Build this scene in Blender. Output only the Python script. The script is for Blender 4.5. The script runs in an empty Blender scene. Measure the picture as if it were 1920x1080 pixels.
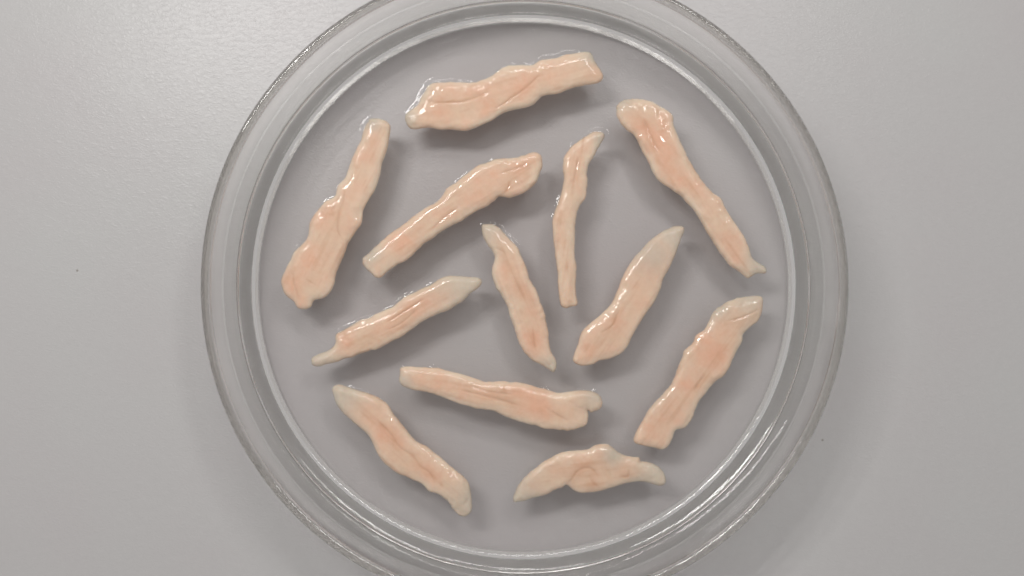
# Glass culture dish with twelve pale meat strips lying in clear liquid on a grey laminate bench.
# 1 unit = 1 cm.
import bpy, math
import numpy as np

sc = bpy.context.scene
sc.unit_settings.system = 'METRIC'
sc.unit_settings.scale_length = 0.01
R = math.radians

# ------------------------------------------------------------------ camera
CAM_Z = 14.5
cam_d = bpy.data.cameras.new('camera')
cam_d.sensor_width = 36.0
cam_d.lens = 1763.0 / 1920.0 * 36.0
cam_d.clip_start = 0.1
cam_d.clip_end = 500.0
cam = bpy.data.objects.new('camera', cam_d)
cam.location = (0.0, 0.0, CAM_Z)
sc.collection.objects.link(cam)
sc.camera = cam
sc.render.resolution_x, sc.render.resolution_y = 1024, 576

# ------------------------------------------------------------------ world: dim even room light
w = bpy.data.worlds.new('World')
sc.world = w
w.use_nodes = True
bg = w.node_tree.nodes['Background']
bg.inputs['Color'].default_value = (1.0, 0.97, 0.96, 1.0)
bg.inputs['Strength'].default_value = 0.44

# ------------------------------------------------------------------ two ceiling lamps
def area(name, az, zen, dist, size, size_y, power, col):
    d = bpy.data.lights.new(name, 'AREA')
    d.shape = 'RECTANGLE'
    d.size, d.size_y = size, size_y
    d.energy = power
    d.color = col
    o = bpy.data.objects.new(name, d)
    a, z = R(az), R(zen)
    p = (dist * math.sin(z) * math.cos(a), dist * math.sin(z) * math.sin(a), dist * math.cos(z))
    o.location = p
    from mathutils import Vector
    o.rotation_euler = (-Vector(p)).to_track_quat('-Z', 'Y').to_euler()
    sc.collection.objects.link(o)
    return o
# three fittings, each with three bright tubes side by side
for daz, dzen in ((-7.0, -4.2), (0.0, 0.2), (6.4, 4.4)):
    area('ceiling_lamp', 132 + daz * 1.3, 33 + dzen, 26, 5.4, 0.85, 690, (1.0, 0.985, 0.97))
    area('ceiling_lamp', 57 + daz * 1.3, 33 + dzen, 27, 5.0, 0.85, 320, (1.0, 0.985, 0.97))
    area('ceiling_lamp', 92 + daz * 1.5, 38 + dzen, 33, 6.0, 1.4, 420, (1.0, 0.985, 0.97))

sc.view_settings.view_transform = 'Standard'
sc.view_settings.look = 'None'
sc.view_settings.exposure = 0.0
sc.view_settings.gamma = 1.0
sc.cycles.max_bounces = 48
sc.cycles.transmission_bounces = 40
sc.cycles.glossy_bounces = 40
sc.cycles.diffuse_bounces = 4
sc.cycles.transparent_max_bounces = 32
sc.cycles.caustics_refractive = True
sc.cycles.caustics_reflective = True
sc.cycles.blur_glossy = 0.4
sc.cycles.filter_width = 1.75
sc.cycles.sample_clamp_indirect = 6.0

# ------------------------------------------------------------------ small helpers
rs = np.random.RandomState(7)

def link(o, label=None, cat=None, group=None, kind=None, parent=None):
    sc.collection.objects.link(o)
    if label: o['label'] = label
    if cat: o['category'] = cat
    if group: o['group'] = group
    if kind: o['kind'] = kind
    if parent: o.parent = parent
    return o

def mesh(name, V, F, mat, smooth=True):
    """V (n,3) array, F list of quads (m,4) array or list of lists."""
    me = bpy.data.meshes.new(name)
    if isinstance(F, np.ndarray):
        n, m = F.shape
        me.vertices.add(len(V)); me.vertices.foreach_set('co', np.asarray(V, np.float32).ravel())
        me.loops.add(n * m); me.loops.foreach_set('vertex_index', F.astype(np.int32).ravel())
        me.polygons.add(n)
        me.polygons.foreach_set('loop_start', np.arange(0, n * m, m, dtype=np.int32))
        me.update(calc_edges=True)
    else:
        me.from_pydata([tuple(v) for v in V], [], [tuple(f) for f in F])
    me.validate()
    if smooth:
        me.polygons.foreach_set('use_smooth', [True] * len(me.polygons))
    me.materials.append(mat)
    me.update()
    return me

_tabs = {}
def vnoise(x, y, seed):
    """smooth value noise, about -1..1"""
    if seed not in _tabs:
        _tabs[seed] = np.random.RandomState(seed).uniform(-1, 1, (256, 256))
    T = _tabs[seed]
    xi, yi = np.floor(x).astype(int), np.floor(y).astype(int)
    fx, fy = x - xi, y - yi
    fx, fy = fx * fx * fx * (fx * (6 * fx - 15) + 10), fy * fy * fy * (fy * (6 * fy - 15) + 10)
    a, b = T[xi & 255, yi & 255], T[(xi + 1) & 255, yi & 255]
    c, d = T[xi & 255, (yi + 1) & 255], T[(xi + 1) & 255, (yi + 1) & 255]
    return (a * (1 - fx) + b * fx) * (1 - fy) + (c * (1 - fx) + d * fx) * fy

def fbm(x, y, seed, octs=3):
    s, a, t = 0, 1.0, 0
    for k in range(octs):
        s = s + a * vnoise(x * 2 ** k + 13.7 * k + 40, y * 2 ** k + 5.1 * k + 40, seed + k)
        t += a; a *= 0.5
    return s / t

def seg_dist(X, Y, poly, closed):
    """distance to a polyline and the nearest point on it"""
    best = np.full(X.shape, 1e9); qx = np.zeros(X.shape); qy = np.zeros(X.shape)
    n = len(poly)
    for i in range(n if closed else n - 1):
        ax, ay = poly[i]; bx, by = poly[(i + 1) % n]
        dx, dy = bx - ax, by - ay
        L = dx * dx + dy * dy + 1e-12
        t = np.clip(((X - ax) * dx + (Y - ay) * dy) / L, 0, 1)
        px, py = ax + t * dx, ay + t * dy
        d = (X - px) ** 2 + (Y - py) ** 2
        m = d < best
        best[m] = d[m]; qx[m] = px[m]; qy[m] = py[m]
    return np.sqrt(best), qx, qy

def inside(X, Y, poly):
    r = np.zeros(X.shape, bool)
    n = len(poly)
    for i in range(n):
        ax, ay = poly[i]; bx, by = poly[(i + 1) % n]
        if ay == by: continue
        c = ((ay > Y) != (by > Y)) & (X < (bx - ax) * (Y - ay) / (by - ay) + ax)
        r ^= c
    return r

def smooth_poly(pts, step, closed=True):
    P = np.array(pts, float); n = len(P); out = []
    rng = range(n) if closed else range(n - 1)
    for i in rng:
        if closed:
            p0, p1, p2, p3 = P[i - 1], P[i], P[(i + 1) % n], P[(i + 2) % n]
        else:
            p0, p1, p2, p3 = P[max(i - 1, 0)], P[i], P[i + 1], P[min(i + 2, n - 1)]
        k = max(1, int(np.hypot(*(p2 - p1)) / step))
        for j in range(k):
            t = j / k
            out.append(0.5 * ((2 * p1) + (p2 - p0) * t + (2 * p0 - 5 * p1 + 4 * p2 - p3) * t * t + (3 * p1 - p0 - 3 * p2 + p3) * t ** 3))
    if not closed: out.append(P[-1])
    return np.array(out)

# ------------------------------------------------------------------ materials
def new_mat(name):
    m = bpy.data.materials.new(name); m.use_nodes = True
    nt = m.node_tree; nt.nodes.clear()
    o = nt.nodes.new('ShaderNodeOutputMaterial')
    return m, nt, o

def N(nt, t, **kw):
    n = nt.nodes.new(t)
    for k, v in kw.items():
        if k.startswith('_'): setattr(n, k[1:], v)
        else: n.inputs[k.replace('~', ' ')].default_value = v
    return n

def bench_material():
    m, nt, o = new_mat('grey_laminate')
    L = nt.links.new
    p = N(nt, 'ShaderNodeBsdfPrincipled'); L(p.outputs[0], o.inputs[0])
    p.inputs['Roughness'].default_value = 0.31
    p.inputs['Specular IOR Level'].default_value = 0.44
    tc = N(nt, 'ShaderNodeTexCoord')
    # blotchy, very faint colour variation
    n1 = N(nt, 'ShaderNodeTexNoise', Scale=0.35, Detail=4.0)
    n2 = N(nt, 'ShaderNodeTexNoise', Scale=9.0, Detail=5.0, Roughness=0.7)
    L(tc.outputs['Object'], n1.inputs['Vector']); L(tc.outputs['Object'], n2.inputs['Vector'])
    r1 = N(nt, 'ShaderNodeValToRGB')
    r1.color_ramp.elements[0].position = 0.35; r1.color_ramp.elements[0].color = (0.512, 0.497, 0.494, 1)
    r1.color_ramp.elements[1].position = 0.65; r1.color_ramp.elements[1].color = (0.515, 0.510, 0.503, 1)
    L(n1.outputs[0], r1.inputs[0])
    mx = N(nt, 'ShaderNodeMixRGB', _blend_type='MULTIPLY', Fac=1.0)
    r2 = N(nt, 'ShaderNodeValToRGB')
    r2.color_ramp.elements[0].position = 0.25; r2.color_ramp.elements[0].color = (0.965, 0.965, 0.965, 1)
    r2.color_ramp.elements[1].position = 0.75; r2.color_ramp.elements[1].color = (1, 1, 1, 1)
    L(n2.outputs[0], r2.inputs[0]); L(r1.outputs[0], mx.inputs[1]); L(r2.outputs[0], mx.inputs[2])
    vo = N(nt, 'ShaderNodeTexVoronoi', Scale=0.9, Randomness=1.0)
    L(tc.outputs['Object'], vo.inputs['Vector'])
    lt = N(nt, 'ShaderNodeMath', _operation='LESS_THAN'); lt.inputs[1].default_value = 0.017
    L(vo.outputs['Distance'], lt.inputs[0])
    ms = N(nt, 'ShaderNodeMixRGB', _blend_type='MIX'); ms.inputs[2].default_value = (0.30, 0.28, 0.26, 1)
    L(lt.outputs[0], ms.inputs[0]); L(mx.outputs[0], ms.inputs[1])
    L(ms.outputs[0], p.inputs['Base Color'])
    # crinkled fine relief: short curved ridges
    mp = N(nt, 'ShaderNodeMapping'); mp.inputs['Scale'].default_value = (1.0, 1.7, 1.0)
    L(tc.outputs['Object'], mp.inputs[0])
    n3 = N(nt, 'ShaderNodeTexNoise', Scale=9.5, Detail=3.0, Roughness=0.6, Distortion=0.6)
    n4 = N(nt, 'ShaderNodeTexNoise', Scale=2.2, Detail=2.0)
    L(mp.outputs[0], n3.inputs['Vector']); L(tc.outputs['Object'], n4.inputs['Vector'])
    ab = N(nt, 'ShaderNodeMath', _operation='SUBTRACT'); ab.inputs[1].default_value = 0.5; L(n3.outputs[0], ab.inputs[0])
    a2 = N(nt, 'ShaderNodeMath', _operation='ABSOLUTE'); L(ab.outputs[0], a2.inputs[0])
    ad = N(nt, 'ShaderNodeMath', _operation='MULTIPLY_ADD'); ad.inputs[1].default_value = 0.6
    L(n4.outputs[0], ad.inputs[0]); L(a2.outputs[0], ad.inputs[2])
    b = N(nt, 'ShaderNodeBump', Strength=0.36, Distance=0.02)
    L(ad.outputs[0], b.inputs['Height']); L(b.outputs[0], p.inputs['Normal'])
    return m

def sheet_material(name, f0, tint, rough=0.0, bump=None):
    """clear sheet: what is not mirrored at the surface passes straight through"""
    m, nt, o = new_mat(name)
    L = nt.links.new
    tr = N(nt, 'ShaderNodeBsdfTransparent', Color=(*tint, 1))
    gl = N(nt, 'ShaderNodeBsdfAnisotropic' if False else 'ShaderNodeBsdfGlossy', Roughness=rough)
    lw = N(nt, 'ShaderNodeLayerWeight', Blend=0.5)
    pw = N(nt, 'ShaderNodeMath', _operation='POWER'); pw.inputs[1].default_value = 5.0
    L(lw.outputs['Facing'], pw.inputs[0])
    ma = N(nt, 'ShaderNodeMath', _operation='MULTIPLY_ADD'); ma.inputs[1].default_value = 1 - f0; ma.inputs[2].default_value = f0
    L(pw.outputs[0], ma.inputs[0])
    mx = N(nt, 'ShaderNodeMixShader')
    L(ma.outputs[0], mx.inputs[0]); L(tr.outputs[0], mx.inputs[1]); L(gl.outputs[0], mx.inputs[2])
    L(mx.outputs[0], o.inputs[0])
    if bump:
        tc = N(nt, 'ShaderNodeTexCoord')
        n = N(nt, 'ShaderNodeTexNoise', Scale=bump[0], Detail=3.0)
        L(tc.outputs['Object'], n.inputs['Vector'])
        b = N(nt, 'ShaderNodeBump', Strength=bump[1], Distance=0.01)
        L(n.outputs[0], b.inputs['Height']); L(b.outputs[0], gl.inputs['Normal'])
    return m

def glass_material():
    m, nt, o = new_mat('clear_glass')
    g = N(nt, 'ShaderNodeBsdfGlass', IOR=1.5, Roughness=0.032, Color=(1, 0.998, 0.994, 1))
    nt.links.new(g.outputs[0], o.inputs[0])
    return m

def meat_material():
    m, nt, o = new_mat('raw_meat')
    L = nt.links.new
    p = N(nt, 'ShaderNodeBsdfPrincipled'); L(p.outputs[0], o.inputs[0])
    p.inputs['Roughness'].default_value = 0.42
    p.inputs['Specular IOR Level'].default_value = 0.2
    p.inputs['Subsurface Weight'].default_value = 0.35
    p.inputs['Subsurface Radius'].default_value = (1.0, 0.55, 0.35)
    p.inputs['Subsurface Scale'].default_value = 0.10
    p.inputs['Coat Roughness'].default_value = 0.02
    p.inputs['Coat IOR'].default_value = 1.5
    at = N(nt, 'ShaderNodeAttribute', _attribute_name='tone')
    sp = N(nt, 'ShaderNodeSeparateColor'); L(at.outputs['Color'], sp.inputs[0])
    tc = N(nt, 'ShaderNodeTexCoord')
    n1 = N(nt, 'ShaderNodeTexNoise', Scale=1.6, Detail=4.0, Roughness=0.55)
    n2 = N(nt, 'ShaderNodeTexNoise', Scale=14.0, Detail=4.0, Roughness=0.6)
    L(tc.outputs['Object'], n1.inputs['Vector']); L(tc.outputs['Object'], n2.inputs['Vector'])
    nc = N(nt, 'ShaderNodeTexNoise', Scale=3.2, Detail=3.0, Roughness=0.6); L(tc.outputs['Object'], nc.inputs['Vector'])
    mc = N(nt, 'ShaderNodeMapRange'); mc.inputs[1].default_value = 0.40; mc.inputs[2].default_value = 0.60
    mc.inputs[3].default_value = 0.6; mc.inputs[4].default_value = 1.0
    L(nc.outputs[0], mc.inputs[0]); L(mc.outputs[0], p.inputs['Coat Weight'])
    r1 = N(nt, 'ShaderNodeValToRGB')
    e = r1.color_ramp.elements
    e[0].position = 0.38; e[0].color = (0.745, 0.550, 0.405, 1)
    e[1].position = 0.64; e[1].color = (0.775, 0.465, 0.320, 1)
    x = e.new(0.5); x.color = (0.760, 0.520, 0.375, 1)
    L(n1.outputs[0], r1.inputs[0])
    def mix(a, col, fac, mode='MIX'):
        k = N(nt, 'ShaderNodeMixRGB', _blend_type=mode)
        k.inputs[2].default_value = (*col, 1)
        L(a, k.inputs[1]); L(fac, k.inputs[0]); return k.outputs[0]
    c = mix(r1.outputs[0], (0.79, 0.66, 0.52), sp.outputs[0])          # pale thin margin
    c = mix(c, (0.55, 0.285, 0.165), sp.outputs[1])                       # folds
    c = mix(c, (0.76, 0.70, 0.58), sp.outputs[2])                       # clear greyish tips
    r2 = N(nt, 'ShaderNodeValToRGB')
    r2.color_ramp.elements[0].position = 0.3; r2.color_ramp.elements[0].color = (0.95, 0.92, 0.90, 1)
    r2.color_ramp.elements[1].position = 0.7; r2.color_ramp.elements[1].color = (1, 1, 1, 1)
    L(n2.outputs[0], r2.inputs[0])
    k = N(nt, 'ShaderNodeMixRGB', _blend_type='MULTIPLY', Fac=1.0)
    L(c, k.inputs[1]); L(r2.outputs[0], k.inputs[2])
    L(k.outputs[0], p.inputs['Base Color'])
    n3 = N(nt, 'ShaderNodeTexNoise', Scale=22.0, Detail=3.0, Roughness=0.6)
    L(tc.outputs['Object'], n3.inputs['Vector'])
    al = N(nt, 'ShaderNodeMath', _operation='MULTIPLY_ADD'); al.inputs[1].default_value = -0.38; al.inputs[2].default_value = 1.0
    L(sp.outputs[2], al.inputs[0]); L(al.outputs[0], p.inputs['Alpha'])
    b = N(nt, 'ShaderNodeBump', Strength=0.25, Distance=0.010)
    L(n3.outputs[0], b.inputs['Height']); L(b.outputs[0], p.inputs['Normal'])
    return m

M_BENCH = bench_material()
M_LIQ = sheet_material('clear_liquid', 0.020, (0.995, 0.993, 0.99), 0.01)
M_BASE = sheet_material('clear_base', 0.018, (0.985, 0.978, 0.98), 0.02, (3.0, 0.12))
M_GLASS = glass_material()
M_MEAT = meat_material()

# ------------------------------------------------------------------ bench top
V = [(-45, -35, 0), (45, -35, 0), (45, 35, 0), (-45, 35, 0), (-45, -35, -2.5), (45, -35, -2.5), (45, 35, -2.5), (-45, 35, -2.5)]
F = [(0, 1, 2, 3), (7, 6, 5, 4), (0, 4, 5, 1), (1, 5, 6, 2), (2, 6, 7, 3), (3, 7, 4, 0)]
link(bpy.data.objects.new('bench_top', mesh('bench_top', V, F, M_BENCH, False)), kind='structure')

# ------------------------------------------------------------------ the dish
CX, CY = 0.172, 0.018
LEVEL = 0.58

def lathe(name, prof, mat, seg=3000, closed=True, wob=0.0, seed=3):
    prof = np.array(prof, float)
    n = len(prof)
    th = np.linspace(0, 2 * math.pi, seg, endpoint=False)
    V = np.zeros((seg, n, 3))
    for j, (r, z) in enumerate(prof):
        dr = wob * (np.sin(3 * th + 1.3) * 0.5 + fbm(np.cos(th) * 2.2 + 20, np.sin(th) * 2.2 + z * 0.12 + 20, seed, 1))
        V[:, j, 0] = (r + dr) * np.cos(th); V[:, j, 1] = (r + dr) * np.sin(th); V[:, j, 2] = z
    V = V.reshape(-1, 3)
    i = np.arange(seg)[:, None]; i2 = (i + 1) % seg
    j = np.arange(n if closed else n - 1)[None, :]; j2 = (j + 1) % n
    F = np.stack([i * n + j, i2 * n + j, i2 * n + j2, i * n + j2], -1).reshape(-1, 4)
    return mesh(name, V, F, mat)

dish = link(bpy.data.objects.new('petri_dish', None),
            label='round clear dish with tall rim holding twelve pale strips in liquid', cat='petri dish')
dish.location = (CX, CY, 0)

def arc(cx, cz, r, a0, a1, n):
    return [(cx + r * math.cos(R(a0 + (a1 - a0) * k / n)), cz + r * math.sin(R(a0 + (a1 - a0) * k / n))) for k in range(n + 1)]
def by_slope(x, z, runs):
    # walk inwards (x falling); runs of (width, slope at start, slope at end), positive = rising
    P = []
    for wd, a, b in runs:
        n = max(2, int(wd / 0.008))
        for k in range(n):
            s = a + (b - a) * (k + 0.5) / n
            x -= wd / n; z += wd / n * math.tan(R(s)); P.append((x, z))
    return P
rim_top = by_slope(4.478, 1.474, [(0.035, 14, 4), (0.012, 2, -17), (0.042, -18, -34), (0.014, -40, -68)])
fillet = by_slope(4.337, 0.188, [(0.085, -35, -20), (0.07, -17, 0)])
# cross-section, anticlockwise: foot, outer side, bead at the top, inner side, rounded inner corner
prof = [(4.06, 0.03), (4.38, 0.03)] \
     + arc(4.385, 0.075, 0.045, 280, 360, 5) + [(4.445, 0.4), (4.462, 0.9), (4.47, 1.24)] \
     + [(4.484, 1.29)] + arc(4.468, 1.445, 0.030, -20, 60, 5) + rim_top \
     + [(4.362, 1.41), (4.358, 1.2), (4.350, 0.8), (4.345, 0.4), (4.342, 0.21)] + fillet + [(4.06, 0.134)]
o = link(bpy.data.objects.new('wall', lathe('wall', prof, M_GLASS, wob=0.004)), parent=dish)
# flat bottom plate
pl = [(0.0005, 0.135), (1.5, 0.135), (3.0, 0.135), (3.80, 0.135), (3.855, 0.135), (3.865, 0.1352), (3.875, 0.137), (3.89, 0.1415), (3.90, 0.143), (3.91, 0.1415), (3.925, 0.137), (3.935, 0.1352), (3.945, 0.135), (4.0, 0.135), (4.05, 0.135), (4.055, 0.1348), (4.055, 0.032), (4.05, 0.03), (3.0, 0.03), (0.0005, 0.03)]
o = link(bpy.data.objects.new('base', lathe('base', pl, M_BASE, seg=720, closed=False, wob=0.004, seed=9)), parent=dish)

# outlines and creases of the twelve strips, in centimetres on the tray plane
OUT = {
 'a': ([(-1.239,2.996),(-1.134,3.038),(-0.906,3.05),(-0.678,3.038),(-0.488,3.057),(-0.317,3.129),(-0.222,3.205),(-0.108,3.278),(0.12,3.291),(0.31,3.304),(0.443,3.376),(0.671,3.411),(0.842,3.462),(1.07,3.494),(1.174,3.471),(1.222,3.376),(1.317,3.224),(1.345,3.129),(1.279,3.044),(1.108,3.006),(0.956,2.968),(0.823,2.939),(0.709,2.882),(0.557,2.86),(0.433,2.825),(0.386,2.778),(0.291,2.702),(0.12,2.654),(-0.032,2.626),(-0.184,2.55),(-0.336,2.464),(-0.507,2.388),(-0.678,2.331),(-0.868,2.341),(-1.058,2.35),(-1.267,2.373),(-1.438,2.35),(-1.533,2.379),(-1.581,2.464),(-1.571,2.559),(-1.486,2.635),(-1.4,2.711),(-1.353,2.825),(-1.286,2.92)],
  [[(-1.191,2.73),(-0.982,2.73),(-0.754,2.74),(-0.602,2.778),(-0.488,2.825),(-0.336,2.882)],[(-0.26,2.635),(-0.127,2.711),(0.006,2.806),(0.196,2.939),(0.424,3.148)]]),
 'b': ([(-2.115,2.484),(-2.008,2.515),(-1.885,2.484),(-1.808,2.407),(-1.808,2.284),(-1.839,2.07),(-1.916,1.855),(-1.947,1.701),(-2.023,1.456),(-2.115,1.302),(-2.192,1.149),(-2.223,0.964),(-2.315,0.826),(-2.407,0.688),(-2.484,0.473),(-2.591,0.258),(-2.637,0.043),(-2.714,-0.095),(-2.806,-0.156),(-2.929,-0.187),(-2.975,-0.279),(-3.067,-0.319),(-3.175,-0.294),(-3.236,-0.202),(-3.328,-0.125),(-3.389,-0.018),(-3.42,0.105),(-3.359,0.258),(-3.282,0.412),(-3.221,0.535),(-3.067,0.688),(-3.006,0.842),(-2.975,1.01),(-2.868,1.149),(-2.775,1.271),(-2.622,1.363),(-2.576,1.517),(-2.468,1.64),(-2.407,1.824),(-2.315,2.039),(-2.238,2.192),(-2.192,2.346)],
  [[(-2.468,1.456),(-2.484,1.271),(-2.545,1.056),(-2.561,0.842),(-2.499,0.719)],[(-3.052,0.136),(-2.898,0.043)],[(-3.221,0.228),(-3.205,0.043),(-3.128,-0.187)]]),
 'c': ([(-2.203,0.434),(-2.127,0.5),(-1.973,0.653),(-1.798,0.807),(-1.622,0.938),(-1.447,1.07),(-1.272,1.18),(-1.118,1.278),(-1.03,1.366),(-0.965,1.475),(-0.833,1.552),(-0.702,1.662),(-0.57,1.771),(-0.395,1.859),(-0.219,1.903),(0.0,1.925),(0.175,1.958),(0.285,2.002),(0.395,1.991),(0.449,1.925),(0.449,1.793),(0.406,1.684),(0.351,1.552),(0.241,1.443),(0.11,1.366),(-0.022,1.329),(-0.132,1.333),(-0.197,1.333),(-0.263,1.278),(-0.395,1.201),(-0.548,1.114),(-0.723,1.004),(-0.855,0.938),(-1.009,0.84),(-1.14,0.752),(-1.272,0.675),(-1.403,0.544),(-1.535,0.434),(-1.688,0.346),(-1.82,0.259),(-1.929,0.16),(-2.017,0.16),(-2.105,0.237),(-2.181,0.314),(-2.214,0.368)],
  [[(0.241,1.881),(0.153,1.793),(0.0,1.739),(-0.175,1.684)],[(-0.011,1.596),(-0.055,1.486),(-0.132,1.344)],[(-1.184,0.851),(-1.009,1.026),(-0.789,1.18)]]),
 'd': ([(1.351,2.298),(1.368,2.227),(1.28,2.07),(1.175,1.894),(1.13,1.754),(1.115,1.579),(1.094,1.368),(1.017,1.228),(0.965,1.087),(0.93,0.912),(0.94,0.737),(0.93,0.561),(0.958,0.351),(0.947,0.14),(0.94,-0.035),(0.972,-0.246),(0.877,-0.281),(0.789,-0.298),(0.719,-0.246),(0.695,-0.07),(0.684,0.105),(0.659,0.316),(0.638,0.526),(0.603,0.737),(0.596,0.947),(0.624,1.123),(0.684,1.263),(0.737,1.438),(0.765,1.614),(0.754,1.824),(0.772,1.964),(0.877,2.087),(1.017,2.192),(1.158,2.287),(1.263,2.315)],
  [[(0.807,0.421),(0.824,0.21)],[(0.982,1.964),(0.947,1.754),(0.895,1.473)]]),
 'e': ([(1.541,2.666),(1.61,2.763),(1.735,2.799),(1.902,2.791),(2.068,2.763),(2.179,2.694),(2.29,2.638),(2.374,2.541),(2.401,2.388),(2.485,2.194),(2.568,1.999),(2.679,1.777),(2.818,1.583),(2.957,1.416),(3.082,1.333),(3.151,1.194),(3.248,1.027),(3.346,0.889),(3.443,0.75),(3.498,0.611),(3.568,0.444),(3.679,0.361),(3.743,0.305),(3.748,0.222),(3.623,0.208),(3.54,0.167),(3.471,0.144),(3.373,0.222),(3.248,0.305),(3.151,0.416),(3.04,0.555),(2.943,0.722),(2.846,0.889),(2.762,1.027),(2.679,1.166),(2.568,1.277),(2.457,1.388),(2.318,1.486),(2.179,1.569),(2.068,1.722),(1.999,1.888),(1.915,2.027),(1.86,2.166),(1.79,2.263),(1.679,2.347),(1.596,2.444),(1.541,2.555)],
  [[(1.929,2.499),(1.999,2.333),(2.096,2.111),(2.207,1.972)],[(2.096,2.138),(2.096,2.027)]]),
 'f': ([(-0.445,0.93),(-0.375,0.941),(-0.258,0.93),(-0.141,0.848),(-0.048,0.743),(0.069,0.614),(0.139,0.474),(0.209,0.31),(0.256,0.146),(0.35,-0.017),(0.42,-0.181),(0.478,-0.345),(0.513,-0.532),(0.548,-0.742),(0.572,-0.929),(0.642,-1.046),(0.665,-1.163),(0.619,-1.245),(0.537,-1.198),(0.443,-1.139),(0.326,-1.081),(0.209,-0.987),(0.116,-0.835),(0.058,-0.695),(0.011,-0.532),(-0.036,-0.391),(-0.071,-0.251),(-0.141,-0.134),(-0.223,-0.017),(-0.281,0.123),(-0.293,0.287),(-0.258,0.427),(-0.293,0.544),(-0.375,0.661),(-0.433,0.778)],
  [[(-0.258,0.602),(-0.118,0.521),(-0.071,0.427)],[(0.303,-0.578),(0.326,-0.765),(0.35,-0.952)],[(-0.048,0.333),(0.069,0.076),(0.186,-0.204)]]),
 'g': ([(2.42,0.919),(2.543,0.905),(2.543,0.807),(2.473,0.631),(2.403,0.456),(2.35,0.316),(2.245,0.14),(2.192,-0.035),(2.105,-0.21),(1.982,-0.386),(1.859,-0.579),(1.771,-0.737),(1.684,-0.912),(1.543,-1.017),(1.333,-1.07),(1.193,-1.123),(1.052,-1.151),(0.93,-1.105),(0.905,-1.017),(0.965,-0.842),(1.035,-0.649),(1.158,-0.526),(1.333,-0.368),(1.473,-0.228),(1.561,-0.035),(1.631,0.158),(1.736,0.351),(1.877,0.526),(1.999,0.666),(2.175,0.807),(2.315,0.884)],
  [[(1.596,-0.298),(1.543,-0.421),(1.473,-0.561),(1.298,-0.666)],[(2.105,-0.018),(2.112,-0.053)]]),
 'h': ([(-2.958,-1.046),(-2.853,-0.987),(-2.689,-0.906),(-2.608,-0.812),(-2.596,-0.695),(-2.479,-0.625),(-2.386,-0.567),(-2.245,-0.485),(-2.105,-0.426),(-1.965,-0.356),(-1.824,-0.298),(-1.708,-0.228),(-1.567,-0.122),(-1.427,-0.064),(-1.287,0.006),(-1.146,0.088),(-1.006,0.158),(-0.819,0.182),(-0.656,0.17),(-0.492,0.158),(-0.445,0.1),(-0.469,0.03),(-0.585,-0.064),(-0.702,-0.181),(-0.819,-0.263),(-0.983,-0.345),(-1.17,-0.426),(-1.334,-0.508),(-1.474,-0.613),(-1.637,-0.719),(-1.824,-0.824),(-2.012,-0.906),(-2.222,-0.976),(-2.456,-1.046),(-2.689,-1.116),(-2.853,-1.158),(-2.947,-1.139)],
  [[(-1.287,-0.157),(-1.474,-0.274),(-1.661,-0.391),(-1.848,-0.508)],[(-1.38,-0.298),(-1.614,-0.508),(-1.848,-0.625)]]),
 'i': ([(3.069,-0.264),(3.218,-0.19),(3.392,-0.128),(3.566,-0.115),(3.69,-0.128),(3.715,-0.215),(3.703,-0.339),(3.641,-0.488),(3.516,-0.587),(3.417,-0.687),(3.405,-0.786),(3.342,-0.91),(3.268,-1.059),(3.218,-1.184),(3.119,-1.308),(2.97,-1.432),(2.87,-1.556),(2.771,-1.681),(2.696,-1.83),(2.647,-1.954),(2.547,-2.066),(2.423,-2.115),(2.374,-2.227),(2.336,-2.326),(2.249,-2.389),(2.1,-2.364),(1.951,-2.339),(1.827,-2.302),(1.802,-2.227),(1.852,-2.103),(1.926,-1.979),(2.001,-1.83),(2.125,-1.681),(2.249,-1.556),(2.349,-1.432),(2.423,-1.258),(2.485,-1.084),(2.547,-0.935),(2.672,-0.811),(2.721,-0.699),(2.846,-0.612),(2.92,-0.488),(2.97,-0.364)],
  [[(3.641,-0.314),(3.491,-0.389),(3.318,-0.451),(3.168,-0.488)],[(2.858,-1.258),(2.783,-1.358),(2.672,-1.507)],[(2.97,-0.712),(2.932,-0.761)]]),
 'j': ([(-1.65,-1.182),(-1.569,-1.161),(-1.424,-1.164),(-1.261,-1.173),(-1.098,-1.182),(-0.954,-1.227),(-0.809,-1.255),(-0.664,-1.291),(-0.52,-1.345),(-0.357,-1.39),(-0.176,-1.381),(0.059,-1.39),(0.258,-1.426),(0.403,-1.472),(0.529,-1.508),(0.674,-1.553),(0.819,-1.54),(0.963,-1.517),(1.144,-1.517),(1.271,-1.562),(1.325,-1.634),(1.334,-1.725),(1.298,-1.797),(1.217,-1.83),(1.162,-1.844),(1.126,-1.812),(1.141,-1.873),(1.126,-1.96),(1.09,-2.032),(0.999,-2.068),(0.873,-2.105),(0.692,-2.09),(0.457,-2.068),(0.276,-2.023),(0.095,-1.969),(-0.086,-1.897),(-0.267,-1.815),(-0.447,-1.788),(-0.628,-1.761),(-0.773,-1.716),(-0.99,-1.634),(-1.171,-1.571),(-1.37,-1.526),(-1.533,-1.49),(-1.632,-1.435),(-1.668,-1.363),(-1.659,-1.273)],
  [[(-0.737,-1.508),(-0.52,-1.562),(-0.303,-1.616),(-0.086,-1.671),(0.095,-1.725)],[(0.457,-1.743),(0.638,-1.851),(0.819,-1.96)],[(0.927,-1.743),(1.036,-1.779),(1.117,-1.788)],[(-0.628,-1.435),(-0.339,-1.526),(0.005,-1.562)]]),
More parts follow.
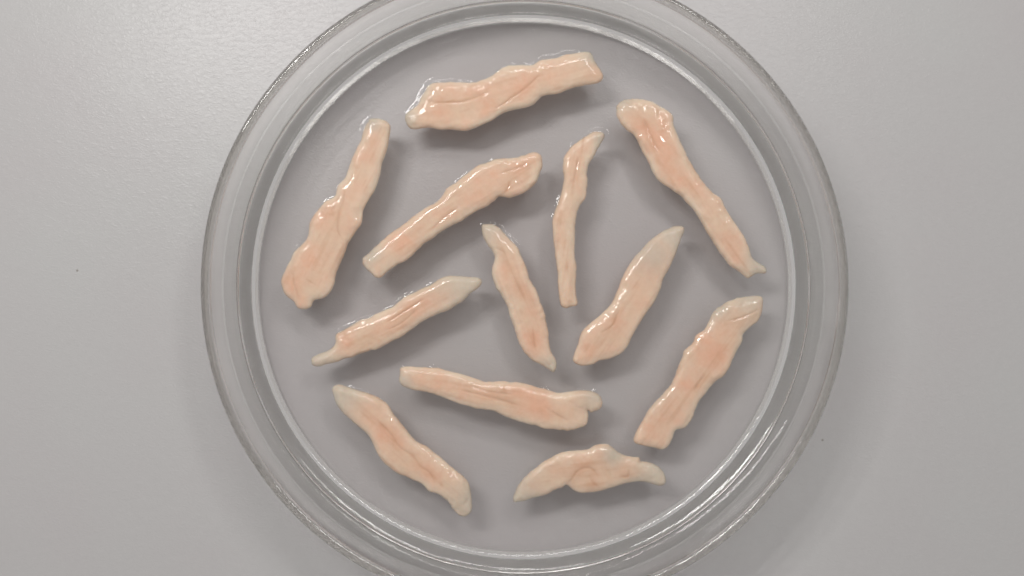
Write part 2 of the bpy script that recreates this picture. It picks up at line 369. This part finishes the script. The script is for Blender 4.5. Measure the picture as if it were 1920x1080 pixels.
 'k': ([(-2.661,-1.496),(-2.577,-1.432),(-2.418,-1.464),(-2.227,-1.528),(-2.057,-1.581),(-1.93,-1.644),(-1.824,-1.75),(-1.74,-1.877),(-1.634,-2.015),(-1.528,-2.153),(-1.422,-2.259),(-1.273,-2.343),(-1.125,-2.449),(-0.998,-2.555),(-0.871,-2.661),(-0.744,-2.767),(-0.648,-2.873),(-0.612,-3.0),(-0.6,-3.17),(-0.606,-3.297),(-0.68,-3.377),(-0.786,-3.36),(-0.871,-3.276),(-0.956,-3.17),(-1.019,-3.106),(-1.146,-3.032),(-1.231,-3.0),(-1.316,-2.916),(-1.485,-2.831),(-1.634,-2.767),(-1.782,-2.682),(-1.909,-2.577),(-1.994,-2.449),(-2.057,-2.301),(-2.142,-2.153),(-2.269,-2.047),(-2.418,-1.92),(-2.524,-1.814),(-2.608,-1.687)],
  [[(-1.994,-1.941),(-1.782,-2.153),(-1.655,-2.343),(-1.464,-2.471),(-1.358,-2.619),(-1.21,-2.725),(-1.146,-2.873)],[(-1.062,-2.852),(-1.03,-2.937)]]),
 'l': ([(0.017,-3.095),(0.052,-3.012),(0.108,-2.9),(0.178,-2.802),(0.303,-2.69),(0.443,-2.592),(0.569,-2.508),(0.709,-2.445),(0.876,-2.411),(1.044,-2.397),(1.142,-2.376),(1.226,-2.327),(1.324,-2.306),(1.422,-2.313),(1.491,-2.355),(1.575,-2.425),(1.673,-2.473),(1.799,-2.492),(1.883,-2.508),(1.904,-2.564),(1.995,-2.578),(2.106,-2.613),(2.204,-2.676),(2.267,-2.76),(2.285,-2.858),(2.26,-2.914),(2.19,-2.928),(2.106,-2.907),(2.023,-2.879),(1.911,-2.865),(1.799,-2.879),(1.687,-2.897),(1.561,-2.928),(1.449,-2.963),(1.352,-2.998),(1.24,-3.019),(1.03,-3.033),(0.932,-3.005),(0.869,-2.963),(0.807,-2.921),(0.751,-2.956),(0.625,-2.998),(0.541,-3.053),(0.443,-3.084),(0.317,-3.116),(0.206,-3.158),(0.094,-3.179),(0.024,-3.172)],
  [[(0.807,-2.914),(0.876,-2.83),(0.96,-2.704),(1.072,-2.648),(1.184,-2.662),(1.254,-2.76)],[(1.38,-2.648),(1.449,-2.746)],[(1.561,-2.76),(1.701,-2.774),(1.715,-2.648)],[(1.142,-2.788),(1.24,-2.914),(1.324,-2.956)]]),
}

# name: outline key, base height, thickness, pale tips [(x, y, radius)], label
STRIPS = [
 ('a', 0.00, [], 'broad pale strip at the top of the dish, square cut at its right end'),
 ('b', 0.00, [], 'long strip at the left of the dish, widening to a lumpy pink lower end'),
 ('c', 0.01, [], 'long slanting strip with its upper right end folded over'),
 ('d', -0.01, [], 'thinnest strip, upright and gently curved, with a blunt lower end'),
 ('e', 0.02, [], 'longest strip on the right, shiny wide rounded head and narrow flared tail'),
 ('f', -0.02, [], 'spindle-shaped strip in the middle of the dish, leaning right to a pointed foot'),
 ('g', -0.01, [], 'leaf-shaped strip right of centre with a clear whitish upper tip'),
 ('h', 0.00, [], 'tapering strip left of centre with a bright wet glint by its thin lower left tip'),
 ('i', 0.00, [], 'wide ragged strip at lower right with a dark crease in its bent top end'),
 ('j', 0.00, [], 'long smooth strip lying crosswise below centre, its right end split by a notch'),
 ('k', -0.01, [], 'wavy strip at lower left, long fold down its middle, rounded clear end'),
 ('l', -0.01, [], 'short arched strip at the bottom of the dish, notched below, glassy at its right end'),
]
TIPS = {  # greyish see-through ends: (x, y, radius) in cm
 'a': [(-1.54, 2.50, .16), (1.2, 3.45, .2), (-1.45, 2.95, .2)], 'b': [(-2.05, 2.42, .15)], 'c': [(-2.1, .5, .2)], 'd': [(1.30, 2.2, .15)],
 'e': [(1.62, 2.8, .2), (3.65, .33, .25)], 'f': [(-.38, .92, .35), (.58, -1.15, .2)], 'g': [(2.42, .78, .5), (2.1, .5, .4)],
 'h': [(-2.85, -1.1, .35), (-.6, .08, .6)], 'i': [(3.5, -.1, .3), (3.0, -.25, .25)], 'j': [(1.25, -1.62, .25), (-1.6, -1.4, .15)],
 'k': [(-2.55, -1.6, .4), (-.65, -3.2, .4)], 'l': [(.12, -3.1, .4), (2.15, -2.75, .42), (1.5, -2.45, .2)],
}
def cm(px, py): return (px - 960) / 126.7, (540 - py) / 126.7
# puckered wet patches on the skin: place in cm, radius
PUCKER = [(*cm(*p), q) for p, q in [((650, 632), .12), ((720, 583), .08), ((745, 573), .07), ((1240, 212), .09), ((1243, 238), .10), ((1196, 198), .06), ((1175, 205), .05),
    ((1290, 300), .07), ((1320, 345), .07), ((850, 883), .08), ((868, 900), .05), ((1143, 850), .08), ((1112, 120), .09), ((803, 188), .08), ((775, 230), .05),
    ((1340, 588), .07), ((1302, 645), .04), ((690, 260), .07), ((660, 310), .07), ((550, 495), .08), ((625, 400), .06), ((990, 315), .07), ((975, 340), .08),
    ((1122, 742), .05), ((1205, 880), .05), ((1225, 885), .06), ((1030, 680), .05), ((880, 560), .07), ((980, 900), .05), ((1330, 320), .05)]]
GROUP = 'pale meat strips laid out in the dish'

SM = {}
for idx, (key, dz, _, label) in enumerate(STRIPS):
    out, creases = OUT[key]
    pol = smooth_poly(out, 0.022)
    # fine raggedness of the cut margin
    t = np.arange(len(pol)) * 0.022
    nx = np.roll(pol, -1, 0) - np.roll(pol, 1, 0)
    nx = np.stack([nx[:, 1], -nx[:, 0]], 1) / (np.hypot(nx[:, 0], nx[:, 1])[:, None] + 1e-9)
    rag = 0.017 * fbm(t * 8, t * 0 + idx * 3.3, 50, 3) * (0.4 + 0.9 * (vnoise(t * 1.3, t * 0 + idx, 71) * 0.5 + 0.5))
    pol = pol + nx * rag[:, None]
    SM[key] = pol
    h = 0.0135
    x0, y0 = pol.min(0) - 2 * h; x1, y1 = pol.max(0) + 2 * h
    gx = np.arange(x0, x1, h); gy = np.arange(y0, y1, h)
    X, Y = np.meshgrid(gx, gy, indexing='ij')
    D, QX, QY = seg_dist(X, Y, pol, True)
    D = np.where(inside(X, Y, pol), D, -D)
    ok = D > -0.45 * h
    cell = ok[:-1, :-1] & ok[1:, :-1] & ok[1:, 1:] & ok[:-1, 1:]
    cnt = np.zeros(X.shape, int)
    for a, b in ((0, 0), (1, 0), (0, 1), (1, 1)):
        cnt[a:a + cell.shape[0], b:b + cell.shape[1]] += cell
    used = cnt > 0
    rim = used & (cnt < 4)
    rim |= used & (D < 0.3 * h)
    X = np.where(rim, QX, X); Y = np.where(rim, QY, Y); D = np.where(rim, 0, np.maximum(D, 0))
    # long axis of the strip for fibre direction
    c = pol.mean(0); u, s, vt = np.linalg.svd(pol - c, full_matrices=False)
    ax = vt[0]; U = (X - c[0]) * ax[0] + (Y - c[1]) * ax[1]; W = -(X - c[0]) * ax[1] + (Y - c[1]) * ax[0]
    sd = 100 + idx * 11
    wdt = 0.125 + 0.05 * vnoise(X * 1.8 + 9, Y * 1.8 + 9, sd)
    tt = np.clip(D / wdt, 0, 1)
    dome = np.maximum(1 - (1 - tt) ** 2.0, 0) ** 0.6
    z0 = LEVEL + dz + 0.012 + 0.030 * fbm(X * 0.9 + 5, Y * 0.9 + 5, sd + 1, 2)
    top = 0.072 * dome + 0.010 * np.clip(D / 0.3, 0, 1)
    low = 0.007 * fbm(X * 3.1, Y * 3.1, sd + 2, 2) + 0.0030 * fbm(U * 2.2, W * 11, sd + 3, 2)
    edge = np.exp(-(D / 0.13) ** 2)
    mic = (0.0080 * fbm(X * 15, Y * 15, sd + 4, 2) + 0.012 * vnoise(X * 6.5, Y * 6.5, sd + 9)) * (0.06 + 1.0 * edge * np.clip(0.55 + 0.9 * vnoise(X * 2.7, Y * 2.7, sd + 8), 0.1, 1.3))
    G = np.zeros(X.shape); GS = np.zeros(X.shape)
    for cr in creases:
        cp = smooth_poly(cr, 0.03, False)
        dc, qx, qy = seg_dist(X, Y, cp, False)
        e0 = np.hypot(qx - cp[0, 0], qy - cp[0, 1]); e1 = np.hypot(qx - cp[-1, 0], qy - cp[-1, 1])
        taper = np.clip(np.minimum(e0, e1) / 0.12 + 0.15, 0, 1)
        wd = 0.016 * (1 + 0.4 * vnoise(X * 5, Y * 5, sd + 5))
        GS = np.maximum(GS, taper * np.exp(-(dc / 0.075) ** 2) * (0.55 + 0.45 * vnoise(X * 4, Y * 4, sd + 12)))
        G = np.maximum(G, taper * np.exp(-(dc / wd) ** 2))
    zt = z0 + top + (low + mic) * np.clip(D / 0.05, 0, 1) - 0.010 * G * np.clip(D / 0.05, 0, 1)
    zb = z0 - 0.24 * dome ** 1.5 - 0.01
    zb = np.where(rim, zt, zb)
    PK = np.zeros(X.shape)
    for (px_, py_, pr_) in PUCKER:
        PK = np.maximum(PK, np.exp(-((X - px_) ** 2 + (Y - py_) ** 2) / pr_ ** 2))
    zt = zt + PK * np.clip(D / 0.05, 0, 1) * (0.016 * fbm(X * 11, Y * 11, sd + 15, 2) + 0.012 * vnoise(X * 6, Y * 6, sd + 17))
    # indices
    ti = -np.ones(X.shape, int); ti[used] = np.arange(used.sum())
    inn = used & ~rim
    bi = ti.copy(); bi[inn] = used.sum() + np.arange(inn.sum())
    V = np.concatenate([np.stack([X[used], Y[used], zt[used]], 1), np.stack([X[inn], Y[inn], zb[inn]], 1)])
    ci, cj = np.nonzero(cell)
    q = lambda T: np.stack([T[ci, cj], T[ci + 1, cj], T[ci + 1, cj + 1], T[ci, cj + 1]], 1)
    FT = q(ti); FB = q(bi)[:, ::-1]
    FB = FB[~np.all(FB < used.sum(), axis=1)] if False else FB
    allrim = rim[ci, cj] & rim[ci + 1, cj] & rim[ci + 1, cj + 1] & rim[ci, cj + 1]
    F = np.concatenate([FT, FB[~allrim]])
    me = mesh('meat_strip', V, F, M_MEAT)
    # tone: R pale margin, G folds, B see-through tips
    B = np.zeros(X.shape)
    for (tx, ty, tr) in TIPS[key]:
        B = np.maximum(B, np.exp(-(np.hypot(X - tx, Y - ty) / tr) ** 2 * 1.4))
    Rr = np.clip(np.exp(-(D / 0.10) ** 1.5) * (0.75 + 0.4 * vnoise(X * 2.5, Y * 2.5, sd + 6)), 0, 1)
    Gc = np.clip(0.30 * G * (0.7 + 0.5 * vnoise(X * 6, Y * 6, sd + 13)) + 0.30 * GS + 0.40 * np.clip(fbm(U * 1.5, W * 16, sd + 7, 3) - 0.05, 0, 1) + 0.6 * np.clip(vnoise(U * 5, W * 16, sd + 14) - 0.62, 0, 1), 0, 1)
    col = np.ones((len(me.vertices), 4), np.float32)
    def both(A): return np.concatenate([A[used], A[inn]])
    if len(me.vertices) == len(V):
        col[:, 0] = both(Rr); col[:, 1] = both(Gc); col[:, 2] = both(np.clip(B * 0.72, 0, 1))
    at = me.color_attributes.new('tone', 'FLOAT_COLOR', 'POINT')
    at.data.foreach_set('color', col.ravel())
    ob = bpy.data.objects.new('meat_strip', me)
    link(ob, label=label, cat='meat strip', group=GROUP)

# ------------------------------------------------------------------ the liquid: level sheet with menisci
h = 0.0165
RL = 4.352
g = np.arange(-RL - 2 * h, RL + 2 * h, h)
X, Y = np.meshgrid(g, g, indexing='ij')
rr = np.hypot(X, Y)
ok = rr < RL + 0.45 * h
cell = ok[:-1, :-1] & ok[1:, :-1] & ok[1:, 1:] & ok[:-1, 1:]
cnt = np.zeros(X.shape, int)
for a, b in ((0, 0), (1, 0), (0, 1), (1, 1)):
    cnt[a:a + cell.shape[0], b:b + cell.shape[1]] += cell
used = cnt > 0; rim = used & (cnt < 4)
X = np.where(rim, X / np.maximum(rr, 1e-6) * RL, X); Y = np.where(rim, Y / np.maximum(rr, 1e-6) * RL, Y)
rr = np.hypot(X, Y)
WX, WY = X + CX, Y + CY
Z = LEVEL + 0.0012 * fbm(WX * 0.8, WY * 0.8, 300, 2)
th = np.arctan2(Y, X)
Z += (0.10 + 0.02 * np.sin(5 * th)) * np.exp(-np.maximum(RL - rr, 0) / 0.12) + 0.0015 * fbm(th * 30 + 200, rr * 25, 340, 2) * np.exp(-np.maximum(RL - rr, 0) / 0.2)
amp = np.clip(0.006 + 0.034 * fbm(WX * 1.7, WY * 1.7, 310, 2) + 0.006 * vnoise(WX * 9, WY * 9, 330), 0.0005, 0.05)
near = np.full(X.shape, 9.0)
deep = np.zeros(X.shape, bool)
for key, pol in SM.items():
    m = (WX > pol[:, 0].min() - 0.5) & (WX < pol[:, 0].max() + 0.5) & (WY > pol[:, 1].min() - 0.5) & (WY < pol[:, 1].max() + 0.5)
    d, _, _ = seg_dist(WX[m], WY[m], pol[::2], True)
    ins = inside(WX[m], WY[m], pol[::2])
    near[m] = np.minimum(near[m], np.where(ins, 0, d))
    dd = deep[m]; dd |= ins & (d > 0.10); deep[m] = dd
Z += amp * np.exp(-near / 0.036) + 0.0012 * fbm(WX * 10, WY * 10, 350, 2) * np.exp(-near / 0.07)
# specks and tiny bubbles at the surface
for (bx, by, br, bh) in [(-1.27, .375, .028, .012), (1.03, 1.49, .03, .010), (.915, 2.53, .02, .008), (.68, 2.55, .018, .008), (.24, 3.65, .016, .006),
                         (-.45, -2.02, .018, .006), (.71, -1.33, .022, .008), (3.65, -.35, .016, .006), (-.43, .93, .015, .006), (1.45, 1.05, .016, .006),
                         (-.15, 1.05, .014, .005), (2.2, 1.9, .015, .006), (-2.2, -2.0, .014, .005), (.9, -.6, .014, .005)]:
    Z += bh * np.exp(-((WX - bx) ** 2 + (WY - by) ** 2) / br ** 2)
keep = cell & ~(deep[:-1, :-1] & deep[1:, :-1] & deep[1:, 1:] & deep[:-1, 1:])
ci, cj = np.nonzero(keep)
use = np.zeros(X.shape, bool)
for a, b in ((0, 0), (1, 0), (0, 1), (1, 1)): use[ci + a, cj + b] = True
ti = -np.ones(X.shape, int); ti[use] = np.arange(use.sum())
V = np.stack([X[use], Y[use], Z[use]], 1)
F = np.stack([ti[ci, cj], ti[ci + 1, cj], ti[ci + 1, cj + 1], ti[ci, cj + 1]], 1)
liq = link(bpy.data.objects.new('liquid', mesh('liquid', V, F, M_LIQ)),
           label='shallow clear liquid filling the dish around the strips', cat='liquid')
liq.location = (CX, CY, 0)
